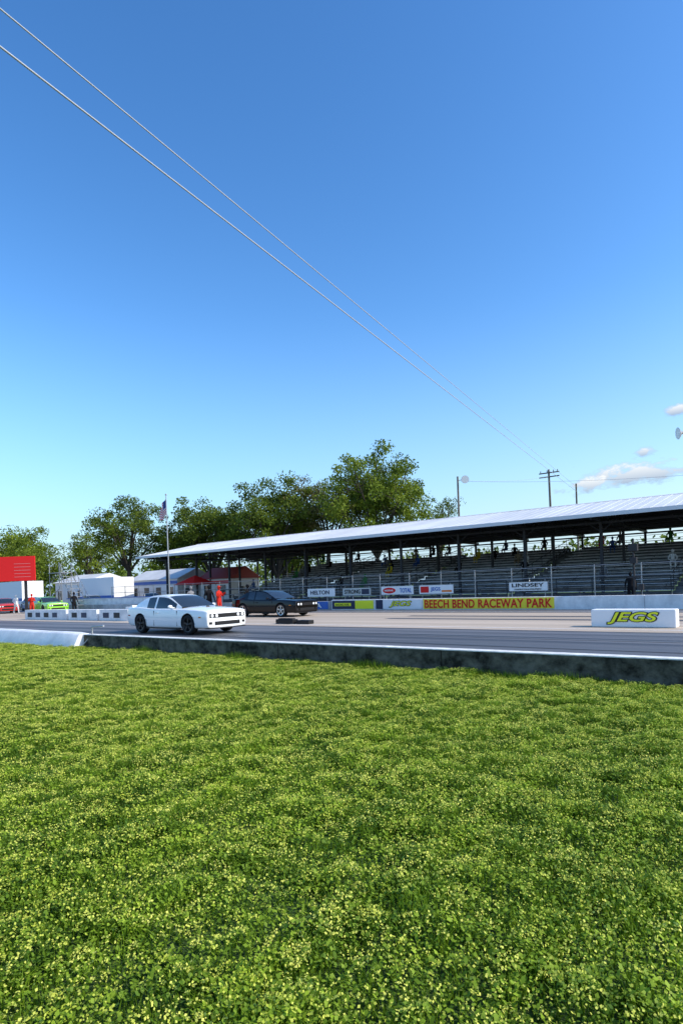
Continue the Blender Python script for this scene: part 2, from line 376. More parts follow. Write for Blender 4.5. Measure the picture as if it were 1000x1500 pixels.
tree('oak_tree',-66.0,57,16.2,12.5,lg,4,120,160,.16,.42,1.5)
tree('spreading_tree',-76,49.5,16,14,lg,5,110,130,.26,.38,1.3)
tree('sparse_tree',-38,71,14,9.5,lg,6,70,65,.35,.3,1.0)
tree('maple_tree',-93,43,12.9,13,lg2,7,110,160,.08,.42,1.5)
tree('maple_tree',-84,36,12.0,11,lg2,17,110,160,.08,.42,1.5)
tree('young_tree',-75.5,43,10.4,6.8,lg2,8,70,90,.3,.3,1)
tree('maple_tree',-71,55,12.5,10,lg,9,90,140,.12,.4,1.3)
tree('maple_tree',-60,66,13,11,lg,10,90,130,.1,.42,1.4)
nr=np.random.default_rng(5); nC=520
tt=nr.uniform(-1,1,nC)
Cx=-30+tt*200; Cy=150+nr.uniform(-10,25,nC); 
left=nr.random(nC)<.4
Cx=np.where(left,nr.uniform(-170,-125,nC),Cx); Cy=np.where(left,nr.uniform(10,150,nC),Cy)
Cz=nr.uniform(.5,9,nC)
idx=nr.integers(0,nC,26000); d=nr.normal(0,1,(26000,3)); d/=np.linalg.norm(d,axis=1)[:,None]
P=np.stack([Cx,Cy,Cz],1)[idx]+d*nr.uniform(.5,3.2,26000)[:,None]; P[:,2]=np.abs(P[:,2])
u=nr.normal(0,1,P.shape);u/=np.linalg.norm(u,axis=1)[:,None];v=np.cross(u,nr.normal(0,1,P.shape));v/=np.linalg.norm(v,axis=1)[:,None]
Q=np.stack([P-u*.6,P-v*.4,P+u*.6,P+v*.4],1).reshape(-1,3)
me=bpy.data.meshes.new('distant_trees'); me.from_pydata(Q.tolist(),[],np.arange(len(Q)).reshape(-1,4).tolist()); me.materials.append(lg)
o=bpy.data.objects.new('distant_trees',me); COL.objects.link(o)

# ---------------------------------------------------------------- grandstand
g=group('covered_grandstand',(-20,44,.25))
XL,XR=-53.7,24
roofm=mat('metal_roof',(.52,.53,.54),.55,.1,col2=(.68,.69,.70),vscale=.35,stretch=(1,.2,1))
t=MB()
def slab(y0,z0,y1,z1,th,mi_top,mi_bot):
    v=[(XL,y0,z0),(XR,y0,z0),(XR,y1,z1),(XL,y1,z1),(XL,y0,z0-th),(XR,y0,z0-th),(XR,y1,z1-th),(XL,y1,z1-th)]
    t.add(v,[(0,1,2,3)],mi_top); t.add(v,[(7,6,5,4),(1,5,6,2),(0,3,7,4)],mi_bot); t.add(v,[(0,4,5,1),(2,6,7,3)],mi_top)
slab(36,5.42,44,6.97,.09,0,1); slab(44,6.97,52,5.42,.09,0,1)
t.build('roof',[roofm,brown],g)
t=MB(); x=XL+.3
while x<XR:
    for (y0,z0,y1,z1) in((36,5.42,43.8,6.93),(52,5.42,44.2,6.93)):
        t.add([(x-.02,y0,z0),(x+.02,y0,z0),(x+.02,y1,z1),(x-.02,y1,z1),(x-.01,y0,z0+.012),(x+.01,y0,z0+.012),(x+.01,y1,z1+.012),(x-.01,y1,z1+.012)],[(4,5,6,7),(0,1,5,4),(0,4,7,3),(1,2,6,5)],0)
    x+=.61
t.add([(XL,43.75,6.935),(XR,43.75,6.935),(XR,44,7.01),(XL,44,7.01),(XL,44.25,6.935),(XR,44.25,6.935)],[(0,1,2,3),(3,2,5,4)],0)
t.build('roof_seams_and_ridge_cap',[roofm],g)
t=MB(); t.box(XL-.02,XR,35.93,35.99,5.22,5.44,0); t.build('eave_fascia',[mat('fascia_white',(.62,.64,.66),.5)],g)
t=MB()
px=[-4.8-4.7*k for k in range(-6,11)]
for x in px:
    for y,zt in((38.3,5.75),(44,6.8),(51.3,5.4)):
        t.box(x-.08,x+.08,y-.08,y+.08,.2,zt,0)
    t.box(x-.05,x+.05,36.1,51.9,5.12,5.26,0)
    for k in range(8):
        y0=36.3+k*2; 
        zt=5.3+min(y0+1-36,52-y0-1)*.19
        t.cyl((x,y0,5.25),(x,y0+1,zt),.035,n=4); t.cyl((x,y0+1,zt),(x,min(y0+2,51.9),5.25),.035,n=4)
    t.cyl((x,38.3,4.5),(x+.9,38.3,5.2),.04,n=4); t.cyl((x,38.3,4.5),(x-.9,38.3,5.2),.04,n=4)
for y in (38.3,44,51.3): t.box(XL+.5,XR,y-.06,y+.06,5.0,5.115,0)
for k in range(9):
    y=37+k*.95; z=5.42+(y-36)*.194-.2; t.box(XL+.1,XR,y-.03,y+.03,z,z+.09,0)
    y=51.2-k*.8; z=5.42+(52-y)*.194-.2; t.box(XL+.1,XR,y-.03,y+.03,z,z+.09,0)
t.build('columns_and_trusses',[darksteel],g)
benchm=mat('bench_boards',(.36,.36,.37),.6,col2=(.7,.7,.7),vscale=2.5,stretch=(.6,3,3)); riser=mat('dark_riser_boards',(.13,.13,.13),.9,var=.4,vscale=2)  # riser: darker mottled boards for risers, bench supports and aisle steps
t=MB(); rows=14; secs=[]
x=-42.2
while x<XR-1: secs.append((x,min(x+8.3,XR))); x+=9.4
for i in range(rows):
    y=37.6+i*.96; z=.95+i*.235
    for (xa,xb) in secs:
        t.box(xa,xb,y+.5,y+.82,z+.36,z+.40,0)
        t.box(xa,xb,y+.0,y+.42,z-.02,z+.02,0)
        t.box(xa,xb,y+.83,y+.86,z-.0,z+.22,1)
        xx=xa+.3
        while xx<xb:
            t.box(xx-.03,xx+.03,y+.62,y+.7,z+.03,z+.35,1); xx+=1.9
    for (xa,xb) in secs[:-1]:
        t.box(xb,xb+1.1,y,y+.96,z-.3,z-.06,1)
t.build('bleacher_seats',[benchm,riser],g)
t=MB()
for (xa,xb) in secs:
    t.box(xa,xb,37.3,37.4,.25,.9,0); t.box(xa,xb,37.25,37.3,1.75,1.80,1); t.box(xa,xb,37.25,37.3,1.35,1.385,1)
    xx=xa
    while xx<=xb+.01: t.box(xx-.02,xx+.02,37.25,37.3,.3,1.75,1); xx+=8.3/4
    for zz in (4.55,4.85,5.05): t.box(xa,xb,51.1,51.13,zz,zz+.035,1)
    t.box(xa,xb,51.16,51.2,3.2,4.25,2)
    for k in (0,1):
        xr=xb+.02+k*1.06
        t.cyl((xr,37.6,1.9),(xr,50.8,5.1-.15),.025,n=5,mi=1)
        for j in range(7): t.cyl((xr,38+j*2,.9+j*.49),(xr,38+j*2,1.95+j*.49),.022,n=5,mi=1)
t.build('front_wall_and_railings',[mat('stand_base',(.06,.06,.065),.9,var=.4,vscale=1),darksteel,mat('rear_boards',(.07,.07,.07),.9,var=.4,vscale=1.5)],g)
g=group('spectator_fence',(-20,34.6,.25)); t=MB()
x=-56
while x<24:
    t.cyl((x,34.6,.2),(x,34.6,2.5),.035,n=6); x+=2.35
for zz in (2.45,1.85,.5): t.cyl((-56,34.6,zz),(24,34.6,zz),.022,n=5)
for k in range(14): t.cyl((-56,34.6,.6+k*.135),(24,34.6,.6+k*.135),.004,n=3,caps=False)
t.build('posts_rails_wires',[steel],g)

def sign(nm,x0,x1,z0,z1,y,base,frame=True):
    g=group(nm,((x0+x1)/2,y,z0)); t=MB(); t.box(x0,x1,y,y+.04,z0,z1,0)
    if frame:
        for (a_,b_,c_,d_) in((x0,x1,z1-.03,z1),(x0,x1,z0,z0+.03),(x0,x0+.03,z0+.03,z1-.03),(x1-.03,x1,z0+.03,z1-.03)): t.box(a_,b_,y-.012,y-.001,c_,d_,1)
    for xx in (x0+.2,x1-.2): t.box(xx-.02,xx+.02,y+.045,y+.07,z0-.4,z1+.1,2)
    t.build('panel',[base,black if frame else white,steel],g); return g
bt=mat('letter_black',(.01,.01,.012),.6); wt=mat('sign_white',(.80,.80,.80),.5)
sy=34.48
s=sign('sponsor_sign',-13.86,-11.5,1.1,1.68,sy,wt); text('LINDSEY',-13.65,-11.75,1.36,1.58,sy-.02,bt,s); text('CONSTRUCTION & DEVELOPMENT',-13.5,-11.9,1.18,1.27,sy-.02,bt,s,offset=.01)
s=sign('sponsor_sign',-19.95,-17.5,1.08,1.64,sy,wt,False); text('JEGS',-19.1,-18.4,1.2,1.5,sy-.02,bluem,s); 
t=MB(); t.box(-19.85,-19.25,sy-.012,sy-.002,1.16,1.56,0); t.box(-18.3,-17.6,sy-.012,sy-.002,1.18,1.3,1); t.build('logo_blocks',[red,orange],s)
s=sign('sponsor_sign',-22.95,-20.4,1.08,1.64,sy,wt,False); text('TOTAL',-21.45,-20.55,1.2,1.5,sy-.02,bluem,s)
t=MB(); t.ball((-22.3,sy-.01,1.36),(.52,.02,.2),0,20,8); t.build('logo_oval',[red],s); text('MOPAR',-22.65,-21.95,1.3,1.42,sy-.035,wt,s)
s=sign('sponsor_sign',-26.3,-23.8,1.05,1.64,sy,mat('sign_grey',(.5,.52,.5),.5)); text('STRONG',-26.1,-24.7,1.2,1.5,sy-.02,bt,s)
t=MB(); t.box(-24.6,-23.95,sy-.012,sy-.002,1.15,1.52,0); t.build('logo_blocks',[navy],s)
s=sign('sponsor_sign',-29.6,-27,1.05,1.64,sy,wt,False); text('HELTON',-29.3,-27.5,1.2,1.5,sy-.02,navy,s)
g=group('trackside_safety_wall',(-10,30.5,.25)); t=MB(); x=-24.2
while x<50: t.box(x+.006,x+4.6,30.5,30.8,.2,.9,0); x+=4.606
x=-62
while x<-24.3: t.box(x+.006,x+4.7,30.55,30.8,.2,.82,1); x+=4.72
t.build('wall_panels',[concw,mat('old_concrete',(.25,.25,.25),.8,col2=(.5,.5,.5),vscale=1)],g,bevel=.015)
g=group('raceway_banner',(-13.6,30.45,.3)); t=MB(); t.box(-17.4,-9.9,30.47,30.49,.30,.87,0); t.build('banner_sheet',[yellow],g)
text('BEECH BEND RACEWAY PARK',-17.3,-10.0,.35,.82,30.45,red,g,offset=.022,space=1.06)
g=group('sponsor_banner',(-19,30.45,.3)); t=MB(); t.box(-20.7,-17.5,30.47,30.49,.30,.87,0); t.box(-20.7,-20.2,30.455,30.468,.31,.86,1); t.box(-18.0,-17.55,30.455,30.468,.31,.86,2)
t.build('banner_sheet',[wt,navy,wt],g); text('JEGS',-19.75,-18.15,.38,.80,30.45,bt,g,offset=.05,shear=.3); text('JEGS',-19.71,-18.19,.41,.78,30.44,jegsy,g,name='lettering_fill',offset=.01,shear=.3)
g=group('sponsor_banner',(-22.5,30.45,.3)); t=MB(); t.box(-24.1,-22.3,30.47,30.49,.32,.84,0); t.box(-22.28,-20.9,30.47,30.49,.32,.84,1);t.box(-23.9,-22.6,30.455,30.468,.5,.7,1);t.build('banner_sheet',[navy,jegsy],g); text('RACING FUEL',-23.8,-22.7,.53,.66,30.44,bt,g,offset=.0)
g=group('sponsor_banner',(-27,30.5,.3)); t=MB(); t.box(-27.6,-24.5,30.51,30.53,.32,.8,0); t.build('banner_sheet',[bluem],g); text('NHRA',-27.2,-25.0,.4,.7,30.49,wt,g)

g=group('foam_marker_block',(-4.1,20,.25)); t=MB(); t.box(-5.3,-2.93,19.8,20.35,.256,.8,0); t.build('block',[wt],g,bevel=.03)
text('JEGS',-4.85,-3.35,.33,.74,19.785,bt,g,offset=.07,shear=.3); text('JEGS',-4.81,-3.39,.355,.72,19.77,jegsy,g,name='lettering_fill',offset=.02,shear=.3)
g=group('timing_beam_block',(-17.2,19.2,.25)); t=MB(); t.box(-18.2,-17.2,19.0,19.35,.258,.46,0); t.box(-17.1,-16.4,19.1,19.45,.258,.42,0); t.box(-18.1,-17.3,19.05,19.3,.465,.50,1); t.build('blocks',[black,rubber],g,bevel=.02)
g=group('median_barrier',(-36,19.6,.25)); t=MB()
for x0,x1 in((-42,-36.6),(-36.3,-33.1),(-32.8,-29.9)):
    t.box(x0,x1,19.4,19.9,.256,.9,0)
    k=x0+.4
    while k<x1-.8: t.box(k,k+.6,19.385,19.398,.42,.72,1+(int(k)%2)); k+=1.1
t.build('barrier_blocks',[concw,navy,darksteel],g,bevel=.02)
g=group('staging_light_cabinet',(-31,20.6,.25)); t=MB(); t.box(-31.8,-30.2,20.5,20.9,.256,1.0,0); t.box(-31.7,-30.3,20.485,20.498,.4,.85,1); t.build('cabinet',[wt,darksteel],g,bevel=.02)
g=group('block_wall',(-50,30.9,.25)); t=MB(); t.box(-58,-43.5,30.9,31.1,.2,1.4,0); t.box(-58,-43.5,30.85,31.15,1.4,1.46,1); t.build('wall',[concw,bluem],g)

# ---------------------------------------------------------------- cars
def car(name,loc,rotz,paint,rimm,detail=True):
    g=group(name,loc,rotz)
    st=[(-2.51,.80,.40,.86,.94),(-2.49,.85,.34,.93,1.01),(-2.44,.88,.29,.955,1.045),(-2.28,.915,.25,.975,1.06),(-1.9,.955,.23,.985,1.06),(-1.5,.975,.22,.98,1.04),(-1.0,.965,.2,.95,1.0),(-.5,.95,.19,.925,.97),(.3,.95,.19,.91,.955),(.8,.955,.19,.905,.985),
        (1.15,.965,.2,.90,1.0),(1.5,.97,.2,.89,.99),(2.0,.96,.2,.87,.96),(2.33,.94,.2,.845,.92),(2.45,.925,.21,.83,.895),(2.51,.90,.23,.805,.865),(2.535,.87,.27,.77,.82)]
    vs=[];fs=[]
    for (x,w_,zb,sh,zt) in st:
        half=[(0,zb),(.85*w_,zb),(.96*w_,zb+.04),(.985*w_,zb+.12),(w_,.55),(w_,.66),(.978*w_,sh-.10),(.965*w_,sh-.02),(.945*w_,sh+.004),(.87*w_,sh+.35*(zt-sh)),(.5*w_,zt-.01),(0,zt)]
        ring=[(x,-y,z) for y,z in half]+[(x,y,z) for y,z in half[-2:0:-1]]
        vs+=ring; n=len(ring)
    for i in range(len(st)-1):
        for k in range(n): fs.append((i*n+k,i*n+(k+1)%n,(i+1)*n+(k+1)%n,(i+1)*n+k))
    t=MB(); t.add(vs,fs,0,True); t.add(vs[:n],[tuple(reversed(range(n)))],0,True); t.add(vs[-n:],[tuple(range(n))],0,True)
    me=t.mesh('body',[paint,black]); bm=bmesh.new(); bm.from_mesh(me); bmesh.ops.remove_doubles(bm,verts=bm.verts,dist=.0001); bmesh.ops.recalc_face_normals(bm,faces=bm.faces); bm.to_mesh(me); bm.free()
    body=bpy.data.objects.new('body',me); COL.objects.link(body); body.parent=g
    ss=body.modifiers.new('s','SUBSURF'); ss.levels=2; ss.render_levels=2
    c=MB()
    for ax in (1.47,-1.48):
        for sy_ in (-1,1):
            c.cyl((ax,sy_*.62,.37),(ax,sy_*1.2,.37),.395,n=40)
    cm_=c.mesh('cut',[black]); bm=bmesh.new(); bm.from_mesh(cm_); bmesh.ops.remove_doubles(bm,verts=bm.verts,dist=.0001); bmesh.ops.recalc_face_normals(bm,faces=bm.faces); bm.to_mesh(cm_); bm.free()
    for p in cm_.polygons: p.use_smooth=False
    co=bpy.data.objects.new('cut',cm_); COL.objects.link(co)
    co.matrix_world=Matrix.Translation(loc)@Matrix.Rotation(rotz,4,'Z')
    bpy.context.view_layer.update()
    bo=body.modifiers.new('b','BOOLEAN'); bo.object=co; bo.operation='DIFFERENCE'; bo.solver='EXACT'
    dg=bpy.context.evaluated_depsgraph_get(); dg.update()
    nm=bpy.data.meshes.new_from_object(body.evaluated_get(dg)); body.modifiers.clear(); body.data=nm; bpy.data.objects.remove(co)
    if 'black_trim' not in [m.name for m in nm.materials]: nm.materials.append(black)
    bi=[m.name for m in nm.materials].index('black_trim')
    for p in nm.polygons:
        c_=p.center
        for ax in (1.47,-1.48):
            rr=math.hypot(c_.x-ax,c_.z-.37)
            if .6<abs(c_.y)<.64 and rr<.40: p.material_index=bi; p.use_smooth=False
            if abs(rr-.394)<.008 and abs(p.normal.y)<.3: p.material_index=bi; p.use_smooth=False
    t=MB()
    gs=[(.98,.95,.985,.80),(.66,.93,1.13,.825),(.28,.93,1.315,.845),(.06,.93,1.395,.855),(-.2,.93,1.435,.86),(-.54,.935,1.45,.865),(-.64,.935,1.45,.865),(-.9,.94,1.44,.87),(-1.12,.95,1.41,.87),(-1.38,.97,1.325,.865),(-1.68,1.0,1.185,.84),(-1.95,1.02,1.07,.79)]
    vs=[]
    for (x,zb,zt,wb) in gs:
        hgt=(zt-zb)/.5; wt_=wb-.19*hgt
        half=[(wb+.015,zb-.06),(wb,zb+.01),(wb+(wt_-wb)*.86,zb+(zt-zb)*.85),(wt_-.025*hgt,zt-.015*hgt),(wt_*.55,zt+.012*hgt),(0,zt+.018*hgt)]
        vs+=[(x,-y,z) for y,z in half]+[(x,y,z) for y,z in half[-2::-1]]
    n=11
    for i in range(len(gs)-1):
        xa,xb=gs[i][0],gs[i+1][0]
        for k in range(n-1):
            kk=min(k,9-k); m_=0
            if kk==1: m_=1 if (xb>=-.55 and xa<=.7) or (xa<=-.64 and xb>=-1.13) else 0
            if kk>=3 and (xa>.1 or (xb<-1.3 and xb>-1.96)): m_=1
            q=[i*n+k,i*n+k+1,(i+1)*n+k+1,(i+1)*n+k]
            t.add([vs[j] for j in q],[(0,1,2,3)],m_,False)
    cb=t.build('cabin',[paint,glass],g,local=True)
    bm=bmesh.new(); bm.from_mesh(cb.data); bmesh.ops.remove_doubles(bm,verts=bm.verts,dist=.0005); bm.to_mesh(cb.data); bm.free()
    for p in cb.data.polygons: p.use_smooth=True
    cb.data.update()
    try: cb.data.set_sharp_from_angle(angle=math.radians(28))
    except Exception as e: print('sharp',e)
    for ax in (1.47,-1.48):
        for sy_ in (-1,1):
            t=MB(); c=(ax,sy_*.835,.355); 
            t.lathe(c,[(.25,-.12),(.31,-.125),(.345,-.11),(.355,-.08),(.355,.08),(.345,.11),(.31,.125),(.25,.12)],36,0)
            t.lathe(c,[(.252,sy_*.121),(.235,sy_*.10),(.225,sy_*.03),(.0001,sy_*.02)],36,2)
            t.lathe(c,[(.262,sy_*.124),(.236,sy_*.117)],36,1)
            for k in range(5):
                for o_ in (-.1,.1):
                    an=2*math.pi*k/5+o_+.3
                    M=Matrix.Translation(c)@Matrix.Rotation(-an,4,'Y')
                    t.box(.03,.242,-.014,.014,-.016,.016,1,M@Matrix.Translation((0,sy_*.095,0)))
            t.lathe(c,[(.065,sy_*.07),(.06,sy_*.115),(.0001,sy_*.118)],12,1)
            t.build('wheel',[rubber,rimm,black],g,local=True)
    lamp=mat('headlamp_glass',(.75,.78,.8),.1); tail=mat('tail_lamp',(.35,.01,.01),.2); amber=mat('amber_lamp',(.6,.2,.02),.3)
    t=MB()
    t.box(2.40,2.548,-.80,.80,.595,.735,0)
    for y in (-.70,-.50,.50,.70): t.cyl((2.50,y,.665),(2.556,y,.665),.062,.06,14,1)
    t.box(2.36,2.546,-.58,.58,.33,.46,0); t.box(2.3,2.56,-.84,.84,.205,.235,0)
    for y in (-.76,.76): t.box(2.3,2.53,y-.07,y+.07,.36,.45,0)
    t.box(-2.525,-2.4,-.78,.78,.76,.90,0) 
    for y in (-.45,.45): t.box(-2.535,-2.42,y-.28,y+.28,.78,.88,2)
    t.box(-2.52,-2.4,-.5,.5,.28,.4,0)
    for s_ in (-1,1):
        yy=s_*.957
        t.box(-1.05,1.03,min(yy,yy-s_*.03),max(yy,yy-s_*.03),.185,.235,0)
        for xx in (.84,-.58): t.box(xx-.005,xx+.005,min(yy-s_*.006,yy-s_*.03),max(yy-s_*.006,yy-s_*.03),.30,.86,0)
        t.box(-.46,-.28,min(yy-s_*.03,yy+s_*.012),max(yy-s_*.03,yy+s_*.012),.77,.80,3)
        t.box(2.10,2.22,min(s_*.91,s_*.962),max(s_*.91,s_*.962),.60,.645,4)
        t.box(-2.32,-2.2,min(s_*.88,s_*.93),max(s_*.88,s_*.93),.66,.70,2)
        t.ball((.56,s_*1.01,1.01),(.07,.10,.065),3,12,8); t.box(.52,.60,min(s_*.84,s_*.96),max(s_*.84,s_*.96),.955,.985,3)
        a0,a1=sorted((s_*.13,s_*.29)); 
        t.add([(1.2,a0,.96),(1.75,a0,.945),(1.75,a1,.945),(1.2,a1,.96),(1.3,a0+.02,1.002),(1.72,a0+.01,1.012),(1.72,a1-.01,1.012),(1.3,a1-.02,1.002)],[(4,5,6,7),(0,1,5,4),(2,3,7,6),(3,0,4,7)],3)
        t.add([(1.75,a0,.945),(1.75,a1,.945),(1.72,a1-.01,1.012),(1.72,a0+.01,1.012)],[(0,1,2,3)],0)
    t.box(-2.43,-2.30,-.74,.74,.98,1.068,3)
    t.build('trim',[black,lamp,tail,paint,amber],g,local=True)
    return g
def paintm(n,c,r=.25,coat=.8): return mat(n,c,r,coat=coat)
pw=paintm('white_car_paint',(.86,.86,.85)); pb=mat('black_car_paint',(.004,.004,.005),.1,spec=.35); pgreen=paintm('green_car_paint',(.25,.6,.03)); psil=paintm('silver_car_paint',(.5,.52,.55)); pred=paintm('red_car_paint',(.5,.02,.02)); pblue=paintm('blue_car_paint',(.03,.12,.4))
rimd=mat('dark_rim',(.03,.03,.032),.35,.6); rims=mat('silver_rim',(.6,.6,.6),.3,.9)
car('white_muscle_car',(-19.0,14.75,.257),math.radians(-1),pw,rimd)
car('black_muscle_car',(-23.5,24.4,.258),math.radians(-1),pb,rims)
car('green_coupe',(-55,27.5,.256),math.radians(-8),pgreen,rimd)
car('silver_coupe',(-61,35.4,.25),math.radians(-20),psil,rims)
car('red_coupe',(-62.7,27.0,.25),math.radians(-15),pred,rimd)
car('blue_coupe',(-66,31.5,.25),math.radians(-15),pblue,rims)
car('white_coupe',(-57,40,.25),math.radians(-30),pw,rimd)

# ---------------------------------------------------------------- people
skinm=mat('skin',(.5,.3,.2),.6,spec=.3); hairm=mat('hair',(.04,.025,.015),.8,spec=.2)
def skinmesh(verts,edges,rad,root=0,sub=1):
    me=bpy.data.meshes.new('sk'); me.from_pydata(verts,edges,[]); o=bpy.data.objects.new('sk',me); COL.objects.link(o)
    md=o.modifiers.new('k','SKIN'); md.use_smooth_shade=True
    sv=me.skin_vertices[0].data
    for i,r in enumerate(rad):
        sv[i].radius=r if isinstance(r,tuple) else (r,r); sv[i].use_root=(i==root)
    s=o.modifiers.new('s','SUBSURF'); s.levels=sub; s.render_levels=sub
    dg=bpy.context.evaluated_depsgraph_get(); dg.update()
    nm=bpy.data.meshes.new_from_object(o.evaluated_get(dg)); bpy.data.objects.remove(o); return nm
def handmesh():
    v=[(0,0,.01),(0,0,-.045),(0,0,-.085)];e=[(0,1),(1,2)];r=[.021,(.034,.016),(.036,.014)]
    for k,(x,l) in enumerate([(-.027,.062),(-.009,.078),(.009,.072),(.027,.055)]):
        b=len(v); v+=[(x,0,-.085),(x,.004,-.085-l*.45),(x,.02,-.085-l*.8),(x,.035,-.085-l)]; r+=[.009,.009,.0085,.007]; e+=[(2,b),(b,b+1),(b+1,b+2),(b+2,b+3)]
    b=len(v); v+=[(-.036,.01,-.035),(-.052,.022,-.065),(-.05,.032,-.092)]; r+=[.012,.011,.009]; e+=[(1,b),(b,b+1),(b+1,b+2)]
    return skinmesh(v,e,r,1,1)
HAND=handmesh()
def person_mesh(pose='stand',seed=0):
    r=random.Random(seed)
    J={'pel':(0,0,.96),'bel':(0,.01,1.10),'che':(0,0,1.30),'nek':(0,0,1.47),'nk2':(0,.01,1.54)}
    for s,k in((-1,'L'),(1,'R')):
        J['sh'+k]=(s*.17,0,1.42); J['el'+k]=(s*.25,-.03+r.uniform(-.05,.05),1.15); J['wr'+k]=(s*.25,.1+r.uniform(0,.1),.93)
        J['hi'+k]=(s*.09,0,.90); J['kn'+k]=(s*(.11),.03,.50); J['an'+k]=(s*.13,-.01,.09); J['to'+k]=(s*.15,.15,.035)
    if pose=='akimbo':
        for s,k in((-1,'L'),(1,'R')): J['el'+k]=(s*.40,-.06,1.17); J['wr'+k]=(s*.22,.07,1.02)
    if pose=='phone':
        for s,k in((-1,'L'),(1,'R')): J['el'+k]=(s*.25,.06,1.16); J['wr'+k]=(s*.09,.30,1.30)
    if pose=='walk':
        J['knL']=(-.1,.22,.54); J['anL']=(-.1,.28,.10); J['toL']=(-.1,.43,.05); J['knR']=(.1,-.04,.5); J['anR']=(.1,-.28,.14); J['toR']=(.1,-.14,.04)
        J['wrR']=(.24,.25,.98);J['elL']=(-.24,-.15,1.16);J['wrL']=(-.25,-.16,.92)
    if pose=='sit':
        dz=-.47
        for k in J: x,y,z=J[k]; J[k]=(x,y,z+dz)
        for s,k in((-1,'L'),(1,'R')):
            J['kn'+k]=(s*.14,.45,.46); J['an'+k]=(s*.13,.42,.07); J['to'+k]=(s*.14,.57,.03); J['hi'+k]=(s*.1,0.02,.47)
            J['el'+k]=(s*.25,.08,.70); J['wr'+k]=(s*.12,.32,.58)
    names=list(J); ix={n:i for i,n in enumerate(names)}
    rad={'pel':(.15,.11),'bel':(.145,.105),'che':(.165,.115),'nek':(.07,.06),'nk2':.052}
    for k in 'LR': rad.update({'sh'+k:.062,'el'+k:.045,'wr'+k:.03,'hi'+k:.095,'kn'+k:.064,'an'+k:.045,'to'+k:.038})
    ed=[('pel','bel','s'),('bel','che','s'),('che','nek','s'),('nek','nk2','k')]
    for k in 'LR': ed+=[('che','sh'+k,'s'),('sh'+k,'el'+k,'s'),('el'+k,'wr'+k,'k'),('pel','hi'+k,'p'),('hi'+k,'kn'+k,'p'),('kn'+k,'an'+k,'p'),('an'+k,'to'+k,'o')]
    nm=skinmesh([J[n] for n in names],[(ix[a_],ix[b_]) for a_,b_,_ in ed],[rad[n] for n in names],0,1)
    slot={'s':0,'p':1,'k':2,'o':4}
    t=MB(); vs=[v.co.copy() for v in nm.vertices]; o=len(t.v); t.v.extend([tuple(v) for v in vs])
    for p in nm.polygons:
        c=p.center; best=9;bs='s'
        for a_,b_,l in ed:
            A=Vector(J[a_]);B=Vector(J[b_]);u=max(0,min(1,(c-A).dot(B-A)/(B-A).length_squared)); d=(c-A.lerp(B,u)).length-(.05 if l=='s' and a_ in('pel','bel','che') else 0)
            if d<best: best=d;bs=l
        t.f.append([i+o for i in p.vertices]); t.m.append(slot[bs]); t.s.append(True)
    hz=J['nk2'][2]+.105; hy=.02
    t.ball((0,hy,hz),(.075,.095,.115),2,14,10); t.ball((0,hy+.095,hz-.01),(.012,.018,.022),2,6,4)
    for s in (-1,1):
        t.ball((s*.077,hy,hz),(.012,.02,.032),2,6,4); t.ball((s*.03,hy+.083,hz+.015),(.011,.008,.007),5,6,4)
    t.box(-.022,.022,hy+.082,hy+.09,hz-.05,hz-.042,6)
    t.ball((0,hy-.014,hz+.028),(.083,.096,.10),3,14,8)
    if pose in('akimbo','phone') or seed%2: t.box(-.065,.065,hy+.07,hy+.17,hz+.045,hz+.056,3)
    for s,k in((-1,'L'),(1,'R')):
        E=Vector(J['el'+k]);W_=Vector(J['wr'+k]); d=(W_-E).normalized(); q=(-Vector((0,0,1))).rotation_difference(d)
        M=Matrix.Translation(W_)@q.to_matrix().to_4x4()@Matrix.Scale(-s,4,(1,0,0))
        o=len(t.v); t.v.extend([tuple(M@v.co) for v in HAND.vertices])
        for p in HAND.polygons: t.f.append([i+o for i in p.vertices]); t.m.append(2); t.s.append(True)
    return t
PM={}
shoe=mat('shoe',(.03,.03,.03),.7); eye=mat('eye_dark',(.02,.015,.01),.3); lips=mat('lips',(.35,.12,.1),.6)
def person(name,loc,rotz,pose,shirt,pants,hair=None,seed=0,sc=1):
    key=(pose,seed)
    if key not in PM: PM[key]=person_mesh(pose,seed).mesh('figure',[shoe]*7)
    me=PM[key].copy(); me.materials.clear()
    for m in (shirt,pants,skinm,hair or hairm,shoe,eye,lips): me.materials.append(m)
    o=bpy.data.objects.new(name,me); COL.objects.link(o); o.location=loc; o.rotation_euler=(0,0,rotz); o.scale=(sc,)*3; return o
cl={k:mat('cloth_'+k,c,.9,spec=.08) for k,c in dict(black=(.01,.01,.012),red=(.5,.03,.02),orange=(.65,.15,.03),white=(.65,.65,.65),grey=(.2,.2,.21),khaki=(.3,.24,.16),denim=(.05,.08,.16),blue=(.05,.13,.4),green=(.05,.2,.06),yellow=(.6,.5,.05)).items()}
zt=.257
person('crew_member',(-26.9,25.7,zt),math.radians(-60),'akimbo',cl['black'],cl['black'],cl['black'],1,1.04)
person('crew_member',(-26.9,22.7,zt),math.radians(-110),'stand',cl['black'],cl['denim'],cl['red'],2,1.05)
person('crew_member',(-26.3,22.9,zt),math.radians(-80),'phone',cl['red'],cl['khaki'],hairm,3,1.02)
person('crew_member',(-29.4,23.4,zt),math.radians(-100),'walk',cl['grey'],cl['grey'],cl['orange'],4,1.05)
person('track_official',(-50.7,24,.25),math.radians(-120),'phone',cl['red'],cl['khaki'],cl['red'],5)
person('track_official',(-44.2,24.1,.256),math.radians(-90),'stand',cl['black'],cl['black'],hairm,6)
person('track_official',(-58,26,.25),math.radians(-90),'walk',cl['white'],cl['denim'],hairm,4)
